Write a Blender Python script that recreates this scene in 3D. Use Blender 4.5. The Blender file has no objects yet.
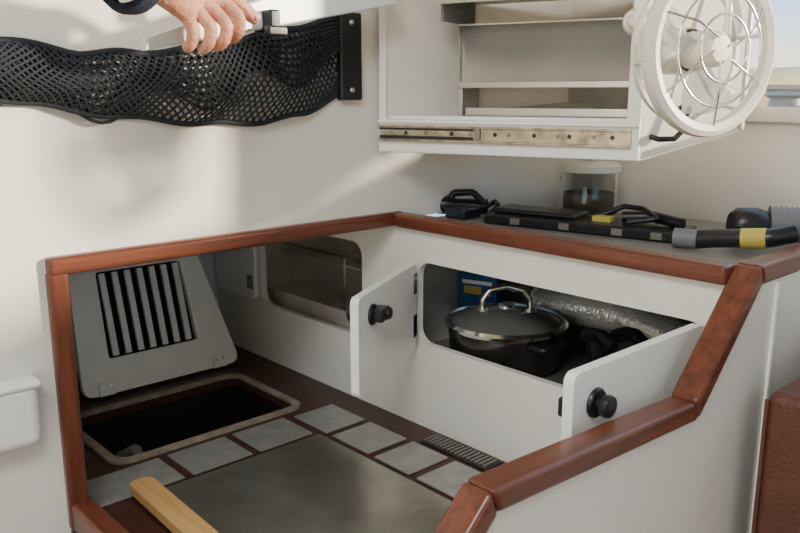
import bpy, bmesh, math, random
from mathutils import Vector, Matrix
random.seed(4)
S=bpy.context.scene
COL=S.collection
pi=math.pi
# ---------------------------------------------------------------- materials
def mat(name,col,rough=.5,metal=0,noise=0,nscale=8,bump=0,bscale=60,trans=0,alpha=1,coat=0,emis=0,ior=1.45):
    m=bpy.data.materials.new(name);m.use_nodes=True
    nt=m.node_tree;b=nt.nodes['Principled BSDF']
    b.inputs['Base Color'].default_value=(*col,1)
    b.inputs['Roughness'].default_value=rough
    b.inputs['Metallic'].default_value=metal
    b.inputs['IOR'].default_value=ior
    b.inputs['Transmission Weight'].default_value=trans
    b.inputs['Alpha'].default_value=alpha
    b.inputs['Coat Weight'].default_value=coat
    tc=nt.nodes.new('ShaderNodeTexCoord')
    if noise:
        n=nt.nodes.new('ShaderNodeTexNoise');n.inputs['Scale'].default_value=nscale;n.inputs['Detail'].default_value=5
        nt.links.new(tc.outputs['Object'],n.inputs['Vector'])
        r=nt.nodes.new('ShaderNodeValToRGB')
        r.color_ramp.elements[0].position=.3;r.color_ramp.elements[1].position=.7
        r.color_ramp.elements[0].color=(*[c*(1-noise) for c in col],1)
        r.color_ramp.elements[1].color=(*[min(1,c*(1+noise)) for c in col],1)
        nt.links.new(n.outputs['Fac'],r.inputs['Fac']);nt.links.new(r.outputs['Color'],b.inputs['Base Color'])
    if bump:
        n2=nt.nodes.new('ShaderNodeTexNoise');n2.inputs['Scale'].default_value=bscale
        nt.links.new(tc.outputs['Object'],n2.inputs['Vector'])
        bp=nt.nodes.new('ShaderNodeBump');bp.inputs['Strength'].default_value=bump;bp.inputs['Distance'].default_value=.01
        nt.links.new(n2.outputs['Fac'],bp.inputs['Height']);nt.links.new(bp.outputs['Normal'],b.inputs['Normal'])
    return m
def wood(name,c1,c2,axis,rough=.35):
    m=mat(name,c1,rough);nt=m.node_tree;b=nt.nodes['Principled BSDF']
    tc=nt.nodes.new('ShaderNodeTexCoord');mp=nt.nodes.new('ShaderNodeMapping')
    sc=[90,90,90];sc[axis]=5
    mp.inputs['Scale'].default_value=sc
    n=nt.nodes.new('ShaderNodeTexNoise');n.inputs['Scale'].default_value=1;n.inputs['Detail'].default_value=6;n.inputs['Distortion'].default_value=.6
    r=nt.nodes.new('ShaderNodeValToRGB');r.color_ramp.elements[0].position=.3;r.color_ramp.elements[1].position=.72
    r.color_ramp.elements[0].color=(*c2,1);r.color_ramp.elements[1].color=(*c1,1)
    nt.links.new(tc.outputs['Object'],mp.inputs['Vector']);nt.links.new(mp.outputs[0],n.inputs['Vector'])
    nt.links.new(n.outputs['Fac'],r.inputs['Fac']);nt.links.new(r.outputs[0],b.inputs['Base Color'])
    return m
M={}
M['white']=mat('white_gelcoat',(.81,.775,.71),.22,noise=.03,nscale=3,bump=.02,bscale=7)
M['wall']=mat('hull_liner_gelcoat',(.79,.75,.68),.13,noise=.04,nscale=2.5,bump=.06,bscale=4)
M['counter']=mat('counter_laminate',(.26,.24,.21),.3,noise=.08)
M['white2']=mat('painted_panel_white',(.86,.85,.81),.3,noise=.02)
M['tray']=mat('tray_brushed_steel',(.50,.485,.45),.30,.75,noise=.10,bump=.08,bscale=20)
M['flap']=mat('flap_laminate',(.76,.82,.86),.3,noise=.02)
M['cream']=mat('cream_plastic',(.90,.88,.81),.4,noise=.03,nscale=20)
M['hrim']=mat('hatch_rim_gelcoat',(.30,.24,.18),.5,noise=.3,nscale=30)
red1,red2=(.190,.058,.030),(.090,.026,.015)
M['woodX']=wood('mahogany_x',red1,red2,0,.28);M['woodY']=wood('mahogany_y',red1,red2,1,.28);M['woodZ']=wood('mahogany_z',red1,red2,2,.28)
M['dwood']=wood('dark_floor_wood',(.085,.032,.022),(.040,.015,.011),0,.4)
M['pine']=wood('light_handle_wood',(.68,.42,.17),(.52,.29,.10),0,.45)
M['steel']=mat('brushed_steel',(.48,.46,.41),.24,.88,noise=.14,nscale=14,bump=.08,bscale=30)
M['chrome']=mat('chrome',(.75,.75,.73),.15,1)
M['slide']=mat('zinc_slide',(.38,.33,.25),.32,.8,noise=.45,nscale=45)
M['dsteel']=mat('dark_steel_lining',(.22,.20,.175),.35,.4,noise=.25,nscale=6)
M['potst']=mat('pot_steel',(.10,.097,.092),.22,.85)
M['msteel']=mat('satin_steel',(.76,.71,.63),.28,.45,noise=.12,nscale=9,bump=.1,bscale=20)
M['tile']=mat('grey_inset_panel',(.37,.365,.345),.30,.4,noise=.14,nscale=30)
M['black']=mat('black_plastic',(.012,.012,.014),.32)
M['vblack']=mat('matte_black',(.004,.004,.005),.8)  # plain near-black for the hatch bin and the lid backing
M['net']=mat('net_cord',(.012,.016,.022),.8,bump=.2,bscale=400)
M['navy']=mat('navy_sleeve_fabric',(.015,.022,.045),.9,bump=.3,bscale=250,noise=.3,nscale=80)
M['skin']=mat('skin',(.54,.25,.165),.48,noise=.16,nscale=45,bump=.3,bscale=160)
M['skin'].node_tree.nodes['Principled BSDF'].inputs['Subsurface Weight'].default_value=.05
M['nail']=mat('fingernail',(.68,.40,.32),.3)
M['leather']=mat('brown_leather',(.110,.038,.022),.45,noise=.15,nscale=12,bump=.25,bscale=180)
M['glass']=mat('clear_glass',(.85,.86,.84),.05,trans=1,ior=1.3)
M['lidglass']=mat('lid_glass',(.34,.33,.30),.04,alpha=.34,coat=1)
M['winglass']=mat('window_tint',(.75,.8,.85),.05,alpha=.05)
M['foil']=mat('foil_duct',(.92,.89,.83),.25,.45,bump=.35,bscale=120)
M['blue']=mat('blue_carton',(.015,.085,.22),.5,noise=.3,nscale=50)
M['yellow']=mat('yellow_print',(.50,.40,.07),.5)
M['grey']=mat('grey_plastic',(.16,.165,.17),.5)
M['fanw']=mat('fan_white_plastic',(.82,.77,.68),.35)
M['blade']=mat('fan_blade',(.60,.58,.54),.3,alpha=.45)
M['tan']=mat('tan_pad',(.12,.105,.07),.7,noise=.2)
M['grnd']=mat('outside_shore',(.75,.52,.25),.9,noise=.35,nscale=2)
M['sole']=mat('cabin_sole',(.22,.13,.08),.5,noise=.2)

# ---------------------------------------------------------------- helpers
def empty(name,loc=(0,0,0)):
    e=bpy.data.objects.new(name,None);COL.objects.link(e);e.empty_display_size=.05;return e
def link(name,me,m,parent=None,smooth=False):
    o=bpy.data.objects.new(name,me);COL.objects.link(o)
    if m: me.materials.clear();me.materials.append(M[m])
    if smooth:
        for p in me.polygons:p.use_smooth=True
    if parent:o.parent=parent
    return o
def bev(o,w,seg=3,ang=35):
    b=o.modifiers.new('b','BEVEL');b.width=w;b.segments=seg;b.limit_method='ANGLE';b.angle_limit=math.radians(ang)
    for p in o.data.polygons:p.use_smooth=True
    w2=o.modifiers.new('w','WEIGHTED_NORMAL');w2.keep_sharp=True
    return o
def box(name,lo,hi,m,parent=None,b=0,mtx=None):
    me=bpy.data.meshes.new(name);bm=bmesh.new()
    vs=[bm.verts.new((x,y,z)) for x in(lo[0],hi[0]) for y in(lo[1],hi[1]) for z in(lo[2],hi[2])]
    for f in((0,1,3,2),(4,6,7,5),(0,4,5,1),(2,3,7,6),(0,2,6,4),(1,5,7,3)):bm.faces.new([vs[i] for i in f])
    if mtx:bm.transform(mtx)
    bmesh.ops.recalc_face_normals(bm,faces=bm.faces);bm.to_mesh(me);bm.free()
    o=link(name,me,m,parent)
    if b:bev(o,b)
    return o
def prism(name,pts,vec,m,parent=None,b=0,seg=3):
    """pts 3D planar polygon extruded by vec"""
    me=bpy.data.meshes.new(name);bm=bmesh.new();vec=Vector(vec);n=len(pts)
    a=[bm.verts.new(p) for p in pts];c=[bm.verts.new(Vector(p)+vec) for p in pts]
    bm.faces.new(a);bm.faces.new(c[::-1])
    for i in range(n):bm.faces.new([a[i],c[i],c[(i+1)%n],a[(i+1)%n]])
    bmesh.ops.recalc_face_normals(bm,faces=bm.faces);bm.to_mesh(me);bm.free()
    o=link(name,me,m,parent)
    if b:bev(o,b,seg)
    return o
def rrect(x0,y0,x1,y1,r,n=6):
    out=[]
    for cx,cy,a0 in((x1-r,y1-r,0),(x0+r,y1-r,90),(x0+r,y0+r,180),(x1-r,y0+r,270)):
        for i in range(n+1):
            a=math.radians(a0+90*i/n);out.append((cx+r*math.cos(a),cy+r*math.sin(a)))
    return out
def plate(name,loops,thick,mtx,m,parent=None,bevel=0):
    """2D filled curve with holes; local z extruded 0..thick"""
    cu=bpy.data.curves.new(name,'CURVE');cu.dimensions='2D';cu.fill_mode='BOTH';cu.extrude=thick/2
    for L in loops:
        s=cu.splines.new('POLY');s.points.add(len(L)-1)
        for i,p in enumerate(L):s.points[i].co=(p[0],p[1],0,1)
        s.use_cyclic_u=True
    t=bpy.data.objects.new('t',cu);COL.objects.link(t)
    bpy.context.view_layer.update()
    me=bpy.data.meshes.new_from_object(t.evaluated_get(bpy.context.evaluated_depsgraph_get()))
    bpy.data.objects.remove(t)
    me.transform(mtx@Matrix.Translation((0,0,thick/2)))
    me.name=name
    o=link(name,me,m,parent)
    return o
def basis(o,x,y,z):
    m=Matrix.Identity(4)
    for i,v in enumerate((x,y,z)):
        for j in range(3):m[j][i]=v[j]
    for j in range(3):m[j][3]=o[j]
    return m
def lathe(name,prof,c,m,parent=None,axis=(0,0,1),n=48,smooth=True,sy=1):
    me=bpy.data.meshes.new(name);bm=bmesh.new();rings=[]
    for r,z in prof:
        rings.append([bm.verts.new((r*math.cos(2*pi*i/n),sy*r*math.sin(2*pi*i/n),z)) for i in range(n)])
    for a,b2 in zip(rings,rings[1:]):
        for i in range(n):bm.faces.new([a[i],a[(i+1)%n],b2[(i+1)%n],b2[i]])
    bmesh.ops.remove_doubles(bm,verts=bm.verts,dist=1e-5)
    q=Vector(axis).to_track_quat('Z','Y').to_matrix().to_4x4()
    bm.transform(Matrix.Translation(c)@q)
    bmesh.ops.recalc_face_normals(bm,faces=bm.faces)
    bm.to_mesh(me);bm.free()
    o=link(name,me,m,parent,smooth)
    if smooth:
        e=o.modifiers.new('e','EDGE_SPLIT');e.split_angle=math.radians(40)
    return o
def tube(name,paths,r,m,parent=None,cyc=False,res=4,radii=None,nurbs=False):
    cu=bpy.data.curves.new(name,'CURVE');cu.dimensions='3D';cu.bevel_depth=r;cu.bevel_resolution=res;cu.use_fill_caps=True
    for pts in paths:
        if nurbs:
            s=cu.splines.new('NURBS');s.order_u=4;s.use_endpoint_u=not cyc;s.resolution_u=6
        else:s=cu.splines.new('POLY')
        s.points.add(len(pts)-1)
        for i,p in enumerate(pts):
            s.points[i].co=(*p,1)
            if radii:s.points[i].radius=radii[i]
        s.use_cyclic_u=cyc
    t=bpy.data.objects.new('t',cu);COL.objects.link(t)
    bpy.context.view_layer.update()
    me=bpy.data.meshes.new_from_object(t.evaluated_get(bpy.context.evaluated_depsgraph_get()))
    bpy.data.objects.remove(t);me.name=name
    return link(name,me,m,parent,True)
def strip(name,path,w,t,m,parent=None,origin=(0,0,0),U=(0,1,0),V=(0,0,1),N=(1,0,0),b=.004):
    P=[Vector(p) for p in path];n=len(P);off=[]
    for i in range(n):
        d1=(P[i]-P[i-1]).normalized() if i>0 else None
        d2=(P[i+1]-P[i]).normalized() if i<n-1 else None
        if d1 is None:d1=d2
        if d2 is None:d2=d1
        n1=Vector((-d1.y,d1.x));n2=Vector((-d2.y,d2.x));mm=(n1+n2).normalized()
        off.append(P[i]+mm*(t/max(.3,mm.dot(n1))))
    U,V,N,O=map(Vector,(U,V,N,origin))
    obs=[]
    for i in range(n-1):
        q=[P[i],P[i+1],off[i+1],off[i]]
        obs.append(prism(name+'_%d'%i,[O+U*a.x+V*a.y for a in q],N*w,m,parent,b))
    return obs

# ---------------------------------------------------------------- camera
Fv=Vector((-.7373,.6756,0));R=Vector((.6756,.7373,0));sp,cp=.2127,.9771
Uv=Fv*sp+Vector((0,0,cp));fw=Fv*cp-Vector((0,0,sp))
cd=bpy.data.cameras.new('camera');co=bpy.data.objects.new('camera',cd);COL.objects.link(co)
co.matrix_world=basis((1.144,-1.031,.646),R,Uv,-fw);cd.sensor_width=36;cd.lens=35.775;cd.clip_start=.02
S.camera=co

# ---------------------------------------------------------------- hull shell
YZ=lambda x:basis((x,0,0),(0,1,0),(0,0,1),(1,0,0))
XZ=lambda y:basis((0,y,0),(1,0,0),(0,0,1),(0,-1,0))
XY=lambda z:basis((0,0,z),(1,0,0),(0,1,0),(0,0,1))
CH=1.45
plate('wall_left',[[(-2.6,-.5),(-.643,-.5),(-.643,.405),(.18,.405),(.18,CH),(-2.6,CH)]],.012,YZ(-.012),'wall')
me=bpy.data.meshes.new('wall_corner');bm=bmesh.new();cols=[]
for i in range(25):
    a=pi-(pi/2)*i/24;x=.3+.3*math.cos(a);y=.18+.3*math.sin(a)
    cols.append([bm.verts.new((x,y,z)) for z in(.36,CH)])
for a,b2 in zip(cols,cols[1:]):bm.faces.new([a[0],b2[0],b2[1],a[1]])
bm.to_mesh(me);bm.free();link('wall_corner',me,'wall',None,True)
plate('wall_back',[[(.3,-.5),(2.6,-.5),(2.6,CH),(.3,CH)],rrect(.36,.612,1.60,1.10,.04)],.015,XZ(.495),'wall')
plate('wall_right',[[(-2.6,-.5),(.5,-.5),(.5,CH),(-2.6,CH)],rrect(-1.8,.65,-.3,1.15,.06)],.015,YZ(2.6),'wall')
plate('wall_front',[[(0,-.5),(2.6,-.5),(2.6,CH),(0,CH)],[(.7,-.3),(1.7,-.3),(1.7,1.35),(.7,1.35)]],.015,XZ(-2.6),'wall')
plate('ceiling',[[(-.02,-2.6),(2.6,-2.6),(2.6,.5),(-.02,.5)],rrect(.55,-1.75,1.45,-.85,.06)],.015,XY(CH),'wall')
w=empty('window_1')
plate('window_frame',[rrect(.345,.595,1.615,1.115,.05),rrect(.372,.622,1.59,1.09,.035)],.012,XZ(.478),'msteel',w)
plate('window_pane',[rrect(.365,.617,1.595,1.095,.035)],.004,XZ(.492),'winglass',w)
e=empty('deck_winch')
lathe('drum',[(0,0),(.05,0),(.055,.01),(.035,.02),(.032,.035),(.045,.042),(.04,.05),(0,.052)],(.40,.80,.600),'grey',e,n=32)
tube('handle',[[(.36,.80,.657),(.46,.80,.655),(.52,.80,.645)]],.009,'dsteel',e)
box('coaming',(.0,.72,-1),(2.2,.90,.600),'grey',e,.01)
box('distant_shore',(-6,8,-1.0),(8,9,.93),'grnd',b=.2)
box('floor',(-1.0,-2.6,-.56),(2.6,.5,-.5),'sole')

box('wall_recess_back',(-.72,-.66,-.05),(-.70,.0,.42),'white')
box('wall_recess_near',(-.70,-.68,-.05),(-.012,-.662,.42),'white')
box('ceiling_recess',(-.70,-.660,.40),(-.024,0,.412),'white')

op1=rrect(-.482,.142,-.098,.345,.03);op2=rrect(.070,.172,.652,.333,.03)
plate('wall_cupboard_face',[[(-.70,-.05),(.700,-.05),(.700,.398),(-.70,.398)],op1,op2],.014,XZ(.014),'white')
e=empty('cupboard_interior')
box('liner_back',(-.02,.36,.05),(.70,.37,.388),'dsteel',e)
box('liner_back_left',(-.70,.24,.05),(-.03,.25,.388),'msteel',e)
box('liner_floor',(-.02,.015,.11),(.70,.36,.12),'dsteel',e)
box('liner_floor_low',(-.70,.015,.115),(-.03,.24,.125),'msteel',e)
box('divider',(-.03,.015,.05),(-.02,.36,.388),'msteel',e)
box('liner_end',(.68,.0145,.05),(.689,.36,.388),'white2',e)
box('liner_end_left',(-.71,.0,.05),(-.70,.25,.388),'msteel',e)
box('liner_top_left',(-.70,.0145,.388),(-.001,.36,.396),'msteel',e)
prism('countertop',[(0,.015,.388),(.688,.015,.388),(.688,.479,.388),(.3,.479,.388),(.10,.40,.388),(.02,.27,.388),(0,.18,.388)],(0,0,.010),'counter')

# ---------------------------------------------------------------- mahogany trim
e=empty('trim_1')
box('rail_left',(-.022,-.660,.394),(.016,.018,.421),'woodY',e,.006)
box('post_left',(-.018,-.662,.0),(.014,-.633,.40),'woodZ',e,.006)
box('sill_near',(-.018,-.660,.0),(.68,-.626,.045),'woodX',e,.006)
box('rail_back',(.016,-.016,.394),(.676,.018,.421),'woodX',e,.006)
e=empty('trim_2')
strip('cap',[(.478,.424),(.012,.424),(-.140,.274),(-.520,.292),(-.74,.09)],.038,.026,'woodY',e,origin=(.675,0,0),b=.006)
prism('wall_partition',[(.690,y,z) for y,z in((.478,.396),(.02,.396),(-.130,.250),(-.515,.266),(-.74,.06),(-.74,-.5),(.478,-.5))],(.018,0,0),'white')
box('trim_partition_joint',(.708,.07,-.5),(.712,.078,.394),'cream')

# ---------------------------------------------------------------- well floor with hatch
hat=rrect(-.415,-.515,-.160,-.125,.03)
plate('floor_well',[[(-.70,-.66),(.688,-.66),(.688,0),(-.70,0)],hat],.02,XY(-.02),'dwood')
plate('floor_hatch_frame',[rrect(-.428,-.528,-.148,-.113,.035),rrect(-.412,-.512,-.163,-.128,.028)],.006,XY(.0003),'hrim')
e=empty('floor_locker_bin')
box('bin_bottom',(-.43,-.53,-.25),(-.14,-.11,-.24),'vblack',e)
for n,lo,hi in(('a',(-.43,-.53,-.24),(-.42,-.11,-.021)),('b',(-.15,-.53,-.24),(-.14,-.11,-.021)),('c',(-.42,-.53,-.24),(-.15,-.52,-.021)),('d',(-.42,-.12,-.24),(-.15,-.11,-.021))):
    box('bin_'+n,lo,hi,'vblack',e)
e=empty('coiled_rope')
tube('bow',[[(-.20,-.47,-.08),(-.22,-.45,-.04),(-.26,-.44,-.03),(-.29,-.46,-.05),(-.31,-.47,-.10)]],.011,'dsteel',e,nurbs=True)
tube('line',[[(-.31,-.47,-.10),(-.30,-.40,-.12),(-.22,-.38,-.14),(-.2,-.45,-.12),(-.25,-.47,-.13),(-.28,-.45,-.2),(-.25,-.42,-.228)]],.01,'dsteel',e,nurbs=True)
e=empty('floor_inset_panels')
def tile(x0,y0,x1,y1,i):box('panel_%d'%i,(x0,y0,.0005),(x1,y1,.004),'tile',e,.001)
k=0
for y0,y1 in((-.615,-.455),(-.438,-.320),(-.303,-.185)):
    k+=1;tile(-.130,y0,-.030,y1,k)
for x0,x1 in((-.120,-.012),(.006,.112),(.130,.222),(.240,.340),(.358,.47),(.49,.6)):
    k+=1;tile(x0,-.165,x1,-.068,k)
plate('cooker_cover_plate',[rrect(-.012,-.53,.46,-.182,.006)],.006,XY(.0008),'steel')
e=empty('floor_vent_grille')
box('frame',(.135,-.056,.0005),(.300,-.008,.003),'black',e,.001)
for i in range(16):box('slat_%d'%i,(.141+i*.0098,-.050,.003),(.145+i*.0098,-.014,.006),'dsteel',e)
hb=plate('wooden_spatula',[rrect(-.040,-.020,.22,.020,.014)],.016,Matrix.Translation((0,-.533,.0075))@Matrix.Rotation(-.03,4,'Z'),'pine');bev(hb,.005)

# ---------------------------------------------------------------- vent lid (leaning open)
e=empty('hatch_lid_with_vent')
b0=Vector((-.495,0,.004));up=Vector((-.085,0,.30)).normalized();nn=Vector((0,1,0)).cross(up)
MT=basis(b0,(0,1,0),up,nn)
def trap(pts,r,n=5):
    out=[];N=len(pts)
    for i in range(N):
        p=Vector(pts[i]);a=(Vector(pts[i-1])-p).normalized();c=(Vector(pts[(i+1)%N])-p).normalized()
        for k in range(n+1):
            t=k/n;q0=p+a*r;q1=p+c*r
            out.append(tuple(q0*(1-t)**2+p*2*t*(1-t)+q1*t*t))
    return out
lid=trap([(-.452,0),(-.070,0),(-.135,.292),(-.435,.292)],.03)
gr=trap([(-.383,.075),(-.170,.075),(-.178,.266),(-.378,.266)],.008)
o=plate('lid_panel',[lid,gr],.014,MT,'cream',e);bev(o,.003)
o=plate('lid_back',[trap([(-.445,.005),(-.08,.005),(-.145,.28),(-.43,.28)],.03)],.004,MT@Matrix.Translation((0,0,-.006)),'vblack',e)
for i in range(7):
    y=-.378+.204*(i+.5)/7
    box('slat_%d'%i,(y-.0068,.079,.002),(y+.0068,.262,.010),'white2',e,.001,mtx=MT)
for y in(-.40,-.125):
    box('hinge_%d'%int(-y*1000),(y-.018,-.002,.014),(y+.018,.030,.018),'cream',e,.002,mtx=MT)
    for dx in(-.009,.009):lathe('screw',[(0,.003),(.003,.002),(.004,0)],MT@Vector((y+dx,.018,.018)),'chrome',e,axis=nn,n=12)

# ---------------------------------------------------------------- cupboard doors
def knob(c,ax,par,s=1):
    ax=Vector(ax).normalized()
    lathe('knob_base',[(0,.006*s),(.019*s,.006*s),(.0215*s,.003*s),(.0215*s,0)],c,'black',par,axis=ax,n=32)
    lathe('knob_grip',[(.009*s,.004*s),(.009*s,.012*s),(.0155*s,.015*s),(.0165*s,.020*s),(.0150*s,.025*s),(.010*s,.0275*s),(0,.028*s)],c,'black',par,axis=ax,n=32)
e=empty('cupboard_door')
s1=Vector((.884,.467,0));d1=Vector((.467,-.884,0))
def on1(a,z,h=.007):return Vector((.072,-.014,0))+d1*a+Vector((0,0,z))+s1*h
o=plate('panel',[rrect(.003,.166,.290,.332,.012)],.014,basis(on1(0,0,-.007),d1,(0,0,1),Vector((-.884,-.467,0)))@Matrix.Translation((0,0,-.014)),'white2',e);bev(o,.003)
lathe('latch_plate',[(0,.005),(.016,.005),(.018,.003),(.018,0)],on1(.232,.292),'black',e,axis=s1,n=32)
box('latch_body',(-.020,-.011,0),(.016,.011,.022),'black',e,.003,mtx=basis(on1(.225,.292),d1,(0,0,1),s1))
lathe('latch_button',[(.010,0),(.012,.008),(.009,.014),(0,.015)],on1(.215,.292,.02),'black',e,axis=s1,n=24)
knob(on1(.232,.292,-.007),-s1,e)
for z0,z1 in((.19,.235),(.275,.315)):
    box('hinge_leaf_%d'%int(z0*1000),(.006,z0,0),(.026,z1,.003),'chrome',e,.001,mtx=basis(on1(0,0,.007),d1,(0,0,1),s1))
e=empty('cupboard_door')
o=plate('panel',[rrect(.003,.168,.305,.338,.012)],.014,basis((.641,-.014,0),(0,-1,0),(0,0,1),(1,0,0)),'white2',e);bev(o,.003)
knob((.655,-.274,.294),(1,0,0),e,.85)
box('latch_body',(.618,-.297,.272),(.641,-.271,.296),'black',e,.003)
lathe('latch_plate',[(0,.004),(.017,.004),(.017,0)],(.641,-.265,.285),'black',e,axis=(-1,0,0),n=24)
box('hinge_leaf',(.655,-.034,.29),(.658,-.016,.32),'chrome',e,.001)
e=empty('cupboard_door')
o=plate('panel',[rrect(-.680,.150,-.495,.345,.012)],.010,XZ(-.003),'white2',e);bev(o,.003)
for z in(.175,.30):
    box('hinge_%d'%int(z*1000),(-.525,-.0165,z),(-.497,-.0135,z+.035),'chrome',e,.001)
    for dx in(-.519,-.505):
        for dz in(.008,.027):lathe('screw',[(0,.002),(.0025,.001),(.003,0)],(dx,-.0165,z+dz),'grey',e,axis=(0,-1,0),n=10)

# ---------------------------------------------------------------- things inside cupboards
e=empty('lidded_cooking_pot')
c=(.178,.136,.008);k=1.10
def ks(pr):return [(r*k,z if z<.19 else .19+(z-.19)*1.1) for r,z in pr]
lathe('body',ks([(0,.1125),(.088,.1125),(.098,.125),(.103,.190),(.106,.192),(.106,.195),(.100,.195),(.095,.135),(0,.128)]),c,'potst',e)
lathe('lid_glass',ks([(.103,.199),(.09,.208),(.065,.220),(.035,.228),(0,.231)]),c,'lidglass',e)
lathe('lid_rim',ks([(.100,.195),(.107,.195),(.110,.201),(.105,.206),(.099,.204),(.100,.195)]),c,'chrome',e)
lathe('lid_boss',ks([(0,.233),(.014,.232),(.016,.229),(.016,.226)]),c,'chrome',e)
A=Vector((.72,.69,0))
tube('lid_handle',[[Vector(c)+A*s*1.1+Vector((0,0,z)) for s,z in((-.042,.222),(-.042,.244),(-.030,.264),(0,.272),(.030,.264),(.042,.244),(.042,.222))]],.0065,'chrome',e,nurbs=True)
for s in(-.046,.046):lathe('foot',[(0,.008),(.010,.006),(.012,0)],Vector(c)+A*s+Vector((0,0,.223)),'chrome',e,n=20)
tube('side_handle',[[Vector(c)+Vector(v) for v in((.10,-.05,.18),(.135,-.055,.185),(.14,-.005,.187),(.11,.02,.18))]],.006,'black',e,nurbs=True)
e=empty('foil_duct_hose')
pts=[];rad=[]
for i in range(70):
    t=i/69;pts.append((.13+.38*t,.300+.012*math.sin(t*3),.210+.006*math.sin(t*4)-.04*max(0,t-.5)));rad.append(1+.14*math.cos(i*pi))
tube('duct',[pts],.033,'foil',e,radii=rad,res=6)
e=empty('blue_food_carton')
mt=Matrix.Translation((.032,.225,.1205))@Matrix.Rotation(.3,4,'Z')
box('carton',(-.045,-.02,0),(.045,.02,.150),'blue',e,.002,mtx=mt)
box('label',(-.03,-.0208,.105),(.010,-.0202,.122),'yellow',e,mtx=mt)
box('label_b',(-.035,-.0208,.127),(.035,-.0202,.135),'white2',e,mtx=mt)
e=empty('utensil_pile')
for i in range(26):
    x=random.uniform(.36,.62);y=random.uniform(.05,.17);a=random.uniform(0,pi);l=random.uniform(.04,.075)
    z=.135+random.uniform(0,.095)
    x=min(max(x,.35+l),.655-l);dx,dy=math.cos(a)*l,math.sin(a)*min(l,.05)
    p=[(x-dx,y-dy*.6,z),(x-dx*.3,y-dy*.2,z+.012),(x+dx*.4,y+dy*.3,z+.006),(x+dx,y+dy*.6,z-.006)]
    tube('utensil_%d'%i,[p],random.choice((.007,.010,.013)),random.choice(('black','black','black','grey','chrome')),e,nurbs=True)
box('tin_a',(.47,.06,.1205),(.56,.13,.17),'black',e,.006);box('tin_b',(.37,.18,.1205),(.5,.23,.165),'grey',e,.006)
lathe('mug',[(0,.1205),(.035,.1205),(.038,.19),(.034,.19),(.032,.125),(0,.125)],(.60,.2,0),'dsteel',e)
e=empty('steel_storage_rack')
box('shelf',(-.60,.14,.235),(-.06,.235,.240),'msteel',e,.002)
box('lower_tray_front',(-.60,.05,.1255),(-.06,.056,.165),'msteel',e,.002)
tube('front_rod',[[(-.60,.136,.262),(-.06,.136,.262)]],.004,'chrome',e)
for x in(-.33,):tube('rod_%d'%int(-x*100),[[(x,.138,.1255),(x,.138,.262)]],.003,'chrome',e)

# ---------------------------------------------------------------- counter-top things
e=empty('flashlight')
tube('barrel',[[(-.02,.145,.416),(.055,.215,.416)]],.016,'black',e)
lathe('head',[(0,0),(.017,0),(.020,.012),(.020,.03),(.015,.045),(0,.045)],(-.025,.135,.420),'black',e,axis=(.8,.6,0),n=28)
tube('handle',[[(.002,.155,.425),(.008,.160,.445),(.04,.185,.447),(.058,.20,.425)]],.007,'black',e,nurbs=True)
box('battery_box',(.02,.12,.3985),(.075,.175,.422),'black',e,.006)
tube('cable',[[(.05,.2,.41),(.08,.21,.43),(.105,.19,.425),(.10,.16,.405),(.12,.15,.403)]],.005,'black',e,nurbs=True)
e=empty('tool_case')
mt=Matrix.Translation((.27,.205,.3985))@Matrix.Rotation(.20,4,'Z')
box('tray',(-.16,-.05,0),(.22,.045,.020),'black',e,.004,mtx=mt)
box('lid',(-.15,-.03,.020),(.02,.04,.030),'black',e,.004,mtx=mt)
for x in(-.1,0,.1,.17):box('clasp_%d'%int(x*100+20),(x,-.054,.004),(x+.020,-.050,.016),'dsteel',e,.001,mtx=mt)
box('tag',(.05,-.02,.020),(.085,.0,.030),'yellow',e,.001,mtx=mt)
tube('bar',[[mt@Vector((.10,0,.030)),mt@Vector((.15,.01,.034)),mt@Vector((.21,-.01,.028))]],.010,'black',e,nurbs=True)
tube('cable',[[mt@Vector(v) for v in((.05,.01,.025),(.09,.03,.045),(.13,.02,.045),(.17,-.02,.035),(.12,-.03,.026))]],.005,'black',e,nurbs=True)
e=empty('glass_canister')
c=(.185,.385,.3985)
def kz(pr):return [(r*1.08,z*1.0) for r,z in pr]
lathe('jar',kz([(0,0),(.050,0),(.054,.004),(.055,.075),(.050,.084),(.050,.09),(.047,.09),(.047,.083),(.051,.074),(.051,.006),(0,.005)]),c,'glass',e)
lathe('contents',kz([(0,.006),(.048,.007),(.048,.045),(0,.047)]),c,'tan',e)
lathe('lid',kz([(.049,.088),(.058,.090),(.058,.102),(.052,.107),(.02,.110),(0,.110)]),c,'fanw',e)
lathe('lid_knob',kz([(.010,.108),(.008,.112),(.015,.117),(.012,.121),(0,.122)]),c,'fanw',e)
e=empty('bilge_hose')
pts=[];rad=[]
for i in range(60):
    t=i/59;pts.append((.59+.10*math.sin(t*2.2),.315+.15*t*.85,.432));rad.append(1+.07*math.cos(i*pi))
tube('hose',[pts],.029,'grey',e,radii=rad,res=6)
lathe('nozzle',[(0,0),(.024,0),(.030,.02),(.030,.05),(.022,.06),(0,.06)],(.59,.31,.430),'black',e,axis=(-.7,-.7,0),n=24)
e=empty('curved_pump_handle')
tube('handle',[[(.53,.18,.414),(.56,.187,.419),(.60,.195,.424),(.64,.205,.428),(.665,.23,.436)]],.0150,'black',e,nurbs=True,res=6)
tube('band',[[(.600,.195,.4235),(.635,.204,.4272)]],.0162,'yellow',e)
tube('grip',[[(.50,.17,.4150),(.535,.18,.415)]],.0160,'grey',e)

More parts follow.
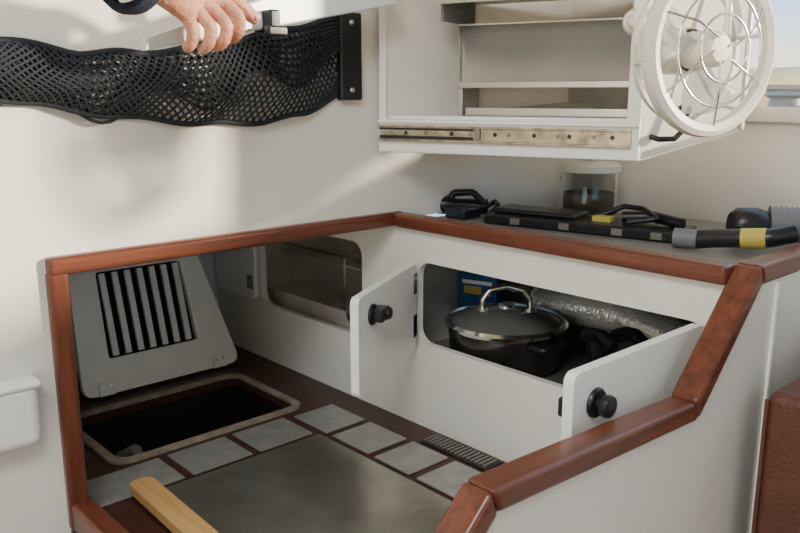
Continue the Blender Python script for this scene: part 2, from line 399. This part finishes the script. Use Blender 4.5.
# ---------------------------------------------------------------- overhead locker
e=empty('overhead_locker')
P0=Vector((.014,-.042,0));a=Vector((.9397,.342,0));dp=Vector((-.342,.9397,0))
LB=basis(P0,a,(0,0,1),-dp)
Lw=.472
A2=P0;B2=P0+a*Lw;C2=Vector((.53,.324,0));D2=Vector((.17,.324,0));E2=Vector((.022,.19,0))
def zq(p,z):return (p.x,p.y,z)
def zb(p):
    d=(p-P0).dot(dp);return .540+.27*d
me=bpy.data.meshes.new('bottom');bm=bmesh.new()
pl_=[A2,B2,C2,D2,E2]
v0=[bm.verts.new(zq(p,zb(p))) for p in pl_];v1=[bm.verts.new(zq(p,zb(p)+.014)) for p in pl_]
bm.faces.new(v0);bm.faces.new(v1[::-1])
for i in range(5):bm.faces.new([v0[i],v1[i],v1[(i+1)%5],v0[(i+1)%5]])
bmesh.ops.recalc_face_normals(bm,faces=bm.faces);bm.to_mesh(me);bm.free();link('bottom',me,'white',e)
def wallq(name,p,q,z1,th,m='white'):
    d=(q-p).normalized();n=Vector((-d.y,d.x,0))
    return prism(name,[zq(p,zb(p)),zq(q,zb(q)),zq(q,z1),zq(p,z1)],n*th,m,e,.002)
wallq('end_right',B2,C2,.95,.014)
wallq('back',C2,D2,.95,.01,'msteel');wallq('back_corner',D2,E2,.95,.01,'msteel')
wallq('end_left',E2,A2,.95,.014)
box('front_rail',(0,.540,0),(Lw,.597,.012),'white2',e,.003,mtx=LB)
box('stile_left',(0,.597,-.0),(.014,.95,.010),'white2',e,.002,mtx=LB)
box('stile_right',(Lw-.022,.597,0),(Lw,.95,.010),'white2',e,.002,mtx=LB)
box('lip',(.0,.593,-.012),(Lw,.600,.016),'white2',e,.002,mtx=LB)
box('slide_outer',(.004,.561,.012),(Lw-.012,.590,.015),'slide',e,.001,mtx=LB)
box('slide_lip_top',(.004,.586,.015),(Lw-.012,.590,.020),'slide',e,.001,mtx=LB)
box('slide_lip_bot',(.004,.561,.015),(Lw-.012,.565,.020),'slide',e,.001,mtx=LB)
box('slide_channel',(.004,.566,.0151),(.19,.571,.0165),'black',e,0,mtx=LB)
box('slide_channel_b',(.004,.582,.0151),(.19,.585,.0165),'black',e,0,mtx=LB)
box('slide_inner',(.010,.571,.015),(.195,.582,.018),'slide',e,.001,mtx=LB)
for i,x in enumerate((.03,.06,.10,.15,.185,.23,.255,.30,.34,.36,.40,.43)):
    lathe('hole_%d'%i,[(0,.0008),(.0034,.0008),(.0038,0)],LB@Vector((x,.5765,.0182 if x<.2 else .0152)),'black' if i%2 else 'dsteel',e,axis=-dp,n=12)
box('slide_stop',(.195,.566,.015),(.204,.587,.020),'dsteel',e,.001,mtx=LB)
box('shelf_mid',(.014,.600,-.20),(Lw-.02,.606,-.004),'white2',e,mtx=LB)
prism('tray_front',[LB@Vector(v) for v in((.105,.770,-.11),(Lw-.022,.770,-.11),(Lw-.022,.665,-.045),(.135,.665,-.045))],Vector((0,0,.003))+dp*.010,'tray',e,.002)
box('tray_fold',(.135,.655,-.052),(Lw-.022,.667,-.042),'tray',e,.002,mtx=LB)
prism('tray_top',[LB@Vector(v) for v in((.105,.773,-.11),(Lw-.022,.773,-.11),(Lw-.022,.773,-.20),(.105,.773,-.20))],(0,0,-.006),'msteel',e,.001)
prism('tray_side',[LB@Vector(v) for v in((.105,.770,-.11),(.135,.665,-.045),(.135,.607,-.045),(.105,.607,-.20),(.105,.770,-.20))],a*.008,'tray',e,.001)
box('tray_low_front',(.150,.607,-.047),(Lw-.024,.621,-.043),'tray',e,.001,mtx=LB)
box('upper_shelf',(.10,.815,-.20),(Lw-.022,.822,-.02),'tray',e,.001,mtx=LB)
box('upper_shelf_lip',(.10,.800,-.022),(Lw-.022,.826,-.018),'tray',e,.001,mtx=LB)
box('shelf_bracket',(.10,.773,-.19),(.106,.815,-.04),'grey',e,.001,mtx=LB)
en=(C2-B2).normalized();on=Vector((en.y,-en.x,0))
def er(s,z,h=0):return B2+en*s+Vector((0,0,z))+on*h
tube('drop_handle',[[er(.02,.578,.0),er(.02,.575,.018),er(.05,.575,.020),er(.066,.588,.020),er(.078,.622,.018),er(.078,.624,0)]],.0045,'black',e)

# ---------------------------------------------------------------- cabin fan
e=empty('cabin_fan')
fc=Vector((.588,.060,.706));fn=Vector((.960,-.280,.0)).normalized()
fu=Vector((0,0,1));fs=fu.cross(fn).normalized()
def fp(r,an,h=0):return fc+fs*(r*math.cos(an))+fu*(r*math.sin(an))+fn*h
lathe('outer_ring',[(.100,.004),(.118,-.004),(.121,.004),(.119,.014),(.112,.018),(.102,.015),(.100,.004)],fc,'fanw',e,axis=fn,n=72)
lathe('rear_ring',[(.094,-.040),(.101,-.042),(.101,-.034),(.094,-.034),(.094,-.040)],fc,'fanw',e,axis=fn,n=60)
for r,h in((.078,.022),(.045,.030)):tube('guard_ring_%d'%int(r*1000),[[fp(r,2*pi*i/48,h) for i in range(48)]],.0018,'chrome',e,cyc=True)
for i in range(6):
    an=2*pi*i/6+.2
    tube('guard_spoke_%d'%i,[[fp(.02,an,.030),fp(.06,an+.25,.030),fp(.106,an+.4,.014)]],.0018,'chrome',e,nurbs=True)
    tube('rear_spoke_%d'%i,[[fp(.025,an,-.040),fp(.098,an,-.038),fp(.113,an,-.002)]],.003,'fanw',e)
lathe('hub_front',[(0,.026),(.018,.025),(.024,.018),(.026,0),(.026,-.03)],fc,'fanw',e,axis=fn,n=36)
lathe('motor',[(.030,-.030),(.033,-.036),(.033,-.075),(.026,-.088),(0,-.090)],fc,'fanw',e,axis=fn,n=36)
for i in range(3):
    an0=2*pi*i/3+.5;me=bpy.data.meshes.new('blade');bm=bmesh.new();g=[]
    for r_ in range(7):
        rr=.024+.066*r_/6;row=[]
        for q_ in range(7):
            t=q_/6-.5;wd=.35+.75*math.sin(min(1,r_/6*1.1)*pi*.62)
            row.append(bm.verts.new(fp(rr,an0+t*wd+.35*r_/6,t*.024-.008)))
        g.append(row)
    for r_ in range(6):
        for q_ in range(6):bm.faces.new([g[r_][q_],g[r_][q_+1],g[r_+1][q_+1],g[r_+1][q_]])
    bm.to_mesh(me);bm.free();o=link('blade_%d'%i,me,'blade',e,True);s_=o.modifiers.new('s','SOLIDIFY');s_.thickness=.0015
mp_=LB@Vector((Lw-.012,.752,.010))
mo=fc-fn*.07
tube('arm',[[mo,mo-fn*.03+Vector((0,0,.02)),mp_+(-dp)*.05,mp_]],.010,'fanw',e,nurbs=True)
lathe('pivot_knob',[(0,.030),(.016,.028),(.020,.020),(.021,0),(.014,-.004)],mp_+(-dp)*.006,'fanw',e,axis=-dp,n=32)

# ---------------------------------------------------------------- stowage net
e=empty('stowage_net')
def interp(tab,x):
    for (x0,y0),(x1,y1) in zip(tab,tab[1:]):
        if x<=x1:
            t=(x-x0)/(x1-x0);return y0+(y1-y0)*t
    return tab[-1][1]
top=[(-.95,.715),(-.69,.712),(-.60,.700),(-.50,.702),(-.40,.718),(-.28,.742),(-.137,.772)]
bot=[(-.95,.66),(-.70,.640),(-.60,.622),(-.50,.608),(-.40,.600),(-.30,.600),(-.22,.612),(-.137,.640)]
def np_(s,t):
    y=-.95+.813*s;zt=interp(top,y);zb_=interp(bot,y)
    fall=min(1,(1-s)*6)
    x=.006+.040*math.sin(pi*min(1,max(0,t))*.85+.25)*fall+.004*math.sin(s*31)
    return Vector((x,y+.004*math.sin(t*9+s*20),zt+(zb_-zt)*t+.003*math.sin(s*40+t*5)))
NS,NT=70,9;paths=[]
for k in range(-NT,NS):
    p=[];q=[]
    for j in range(NT*2+1):
        s=(k+j/2)/NS
        if 0<=s<=1:p.append(np_(s,j/(NT*2)))
        s=(k+NT-j/2)/NS
        if 0<=s<=1:q.append(np_(s,j/(NT*2)))
    if len(p)>1:paths.append(p)
    if len(q)>1:paths.append(q)
tube('mesh',paths,.0019,'net',e,res=1)
tube('top_cord',[[np_(i/60,0) for i in range(61)]],.0055,'net',e)
tube('bottom_cord',[[np_(i/60,1) for i in range(61)]],.004,'net',e)
paths=[]
for k in range(0,9):
    paths.append([Vector((.006+.01*k/9,-.95+.813*i/60,interp(top,-.95+.813*i/60)-.006-(.012+.004*math.sin(i*.5))*k*.7)) for i in range(61)])
tube('slack_folds',paths,.0028,'net',e,res=1)
box('end_bracket',(.0,-.137,.634),(.016,-.088,.785),'black',e,.004)
for z in(.652,.768):lathe('screw_%d'%int(z*1000),[(0,.002),(.004,.0015),(.005,0)],(.016,-.112,z),'chrome',e,axis=(1,0,0),n=14)

e=empty('cup_holder')
o=box('pocket',(.001,-.84,.160),(.036,-.694,.256),'white2',e);bev(o,.016,6)
o=box('rim',(.001,-.843,.246),(.039,-.691,.258),'white2',e);bev(o,.006,5)

# ---------------------------------------------------------------- held flap bar
e=empty('folding_flap')
prism('board',[(.115,-.553,.700),(.115,-.548,.717),(.075,-.10,.868),(.075,-.07,.795)],(.014,0,0),'flap',e,.003)
box('clip_a',(.088,-.360,.735),(.135,-.342,.765),'black',e,.003)
box('clip_b',(.088,-.41,.77),(.120,-.392,.81),'black',e,.003)
box('clip_foot',(.128,-.368,.728),(.142,-.334,.742),'black',e,.003)

# ---------------------------------------------------------------- person's hand and sleeve
e=empty('person_hand')
OFF=Vector((0,-.036,.004))
def skin(name,chains,m,par,root=0,sub=2):
    me=bpy.data.meshes.new(name);vs=[];es=[];rs=[]
    for ch in chains:
        prev=None
        for p,r_ in ch['p']:
            vs.append(tuple(Vector(p)+OFF));rs.append(r_)
            if prev is not None:es.append((prev,len(vs)-1))
            prev=len(vs)-1
    me.from_pydata(vs,es,[]);o=link(name,me,m,par)
    md=o.modifiers.new('k','SKIN');md.use_smooth_shade=True
    for i,r_ in enumerate(rs):
        me.skin_vertices[0].data[i].radius=(r_,r_) if not isinstance(r_,tuple) else r_
        me.skin_vertices[0].data[i].use_root=(i==root)
    s_=o.modifiers.new('s','SUBSURF');s_.levels=sub;s_.render_levels=sub
    return o
skin('palm',[{'p':[((.218,-.600,.782),.026),((.192,-.550,.784),.027),((.170,-.508,.780),(.024,.030)),((.155,-.465,.764),(.019,.036)),((.148,-.440,.752),(.015,.035))]}],'skin',e)
fing=[
 [(.156,-.412,.762),(.170,-.396,.744),(.166,-.396,.722),(.148,-.402,.712)],
 [(.158,-.432,.754),(.174,-.418,.732),(.168,-.420,.710),(.148,-.426,.701)],
 [(.158,-.452,.747),(.172,-.441,.727),(.166,-.443,.705),(.147,-.447,.697)],
 [(.156,-.470,.743),(.166,-.463,.723),(.161,-.465,.706),(.146,-.468,.699)]]
for i,fg in enumerate(fing):
    base=Vector((.150,-.470,.770))*.5+Vector(fg[0])*.5
    skin('finger_%d'%(i+1),[{'p':[(tuple(base),.010),(fg[0],.0112),(tuple((Vector(fg[0])+Vector(fg[1]))/2),.0094),(fg[1],.0100),(fg[2],.0088),(fg[3],.0074)]}],'skin',e)
skin('thumb',[{'p':[((.150,-.455,.778),.014),((.150,-.418,.780),.0130),((.148,-.388,.768),.0110),((.145,-.365,.750),.0110),((.142,-.350,.740),.0088)]}],'skin',e)
lathe('thumb_nail',[(0,.0015),(.005,.001),(.0062,-.001)],Vector((.153,-.357,.748))+OFF,'nail',e,axis=(.9,.1,.45),n=16)
skin('sleeve',[{'p':[((.50,-.95,.93),.062),((.37,-.79,.85),.055),((.270,-.67,.800),.047),((.208,-.570,.776),.041)]}],'navy',e)
lathe('sleeve_cuff',[(.032,-.012),(.040,-.012),(.043,0),(.040,.012),(.032,.012)],Vector((.202,-.563,.775))+OFF,'navy',e,axis=(-.5,.80,-.15),n=32)

# ---------------------------------------------------------------- settee cushions
e=empty('settee_cushion')
o=box('cushion',(.740,-.005,-.1),(.86,.35,.262),'leather',e);bev(o,.015,5)
tube('piping',[[(.742,-.003,-.1),(.742,-.003,.25)]],.003,'leather',e)
e=empty('settee_cushion')
o=box('cushion',(.775,.05,.263),(.86,.35,.300),'leather',e);bev(o,.012,4)
box('settee_base',(.713,-.02,-.5),(1.3,.47,-.101),'white')

# ---------------------------------------------------------------- light
W=bpy.data.worlds.new('w');S.world=W;W.use_nodes=True
nt=W.node_tree;bg=nt.nodes['Background']
tc=nt.nodes.new('ShaderNodeTexCoord');sx=nt.nodes.new('ShaderNodeSeparateXYZ');rp=nt.nodes.new('ShaderNodeValToRGB')
nt.links.new(tc.outputs['Generated'],sx.inputs[0]);nt.links.new(sx.outputs['Z'],rp.inputs[0]);nt.links.new(rp.outputs[0],bg.inputs[0])
rp.color_ramp.elements[0].color=(1,.80,.45,1);rp.color_ramp.elements[1].color=(.36,.60,.86,1)
rp.color_ramp.elements[1].position=.10
bg.inputs[1].default_value=3.0
def area(name,loc,tgt,size,power,col):
    l=bpy.data.lights.new(name,'AREA');l.size=size;l.energy=power;l.color=col
    o=bpy.data.objects.new(name,l);COL.objects.link(o);o.location=loc
    o.rotation_euler=(Vector(tgt)-Vector(loc)).to_track_quat('-Z','Y').to_euler();return o
area('added_overhead_lamp',(1.0,-1.3,1.47),(.6,-.9,.3),.5,16,(1,.97,.91))  # unseen area lamp added overhead to light the walls and well
area('added_front_fill',(1.2,-2.55,.7),(.3,0,.4),.9,5,(1,.96,.90))  # unseen fill lamp added behind the camera, facing the cupboard wall
l=bpy.data.lights.new('low_sun','SUN');l.energy=11;l.color=(1,.88,.70);l.angle=.07
o=bpy.data.objects.new('low_sun',l);COL.objects.link(o);o.rotation_euler=Vector((-.69,-.71,-.165)).to_track_quat('-Z','Y').to_euler()
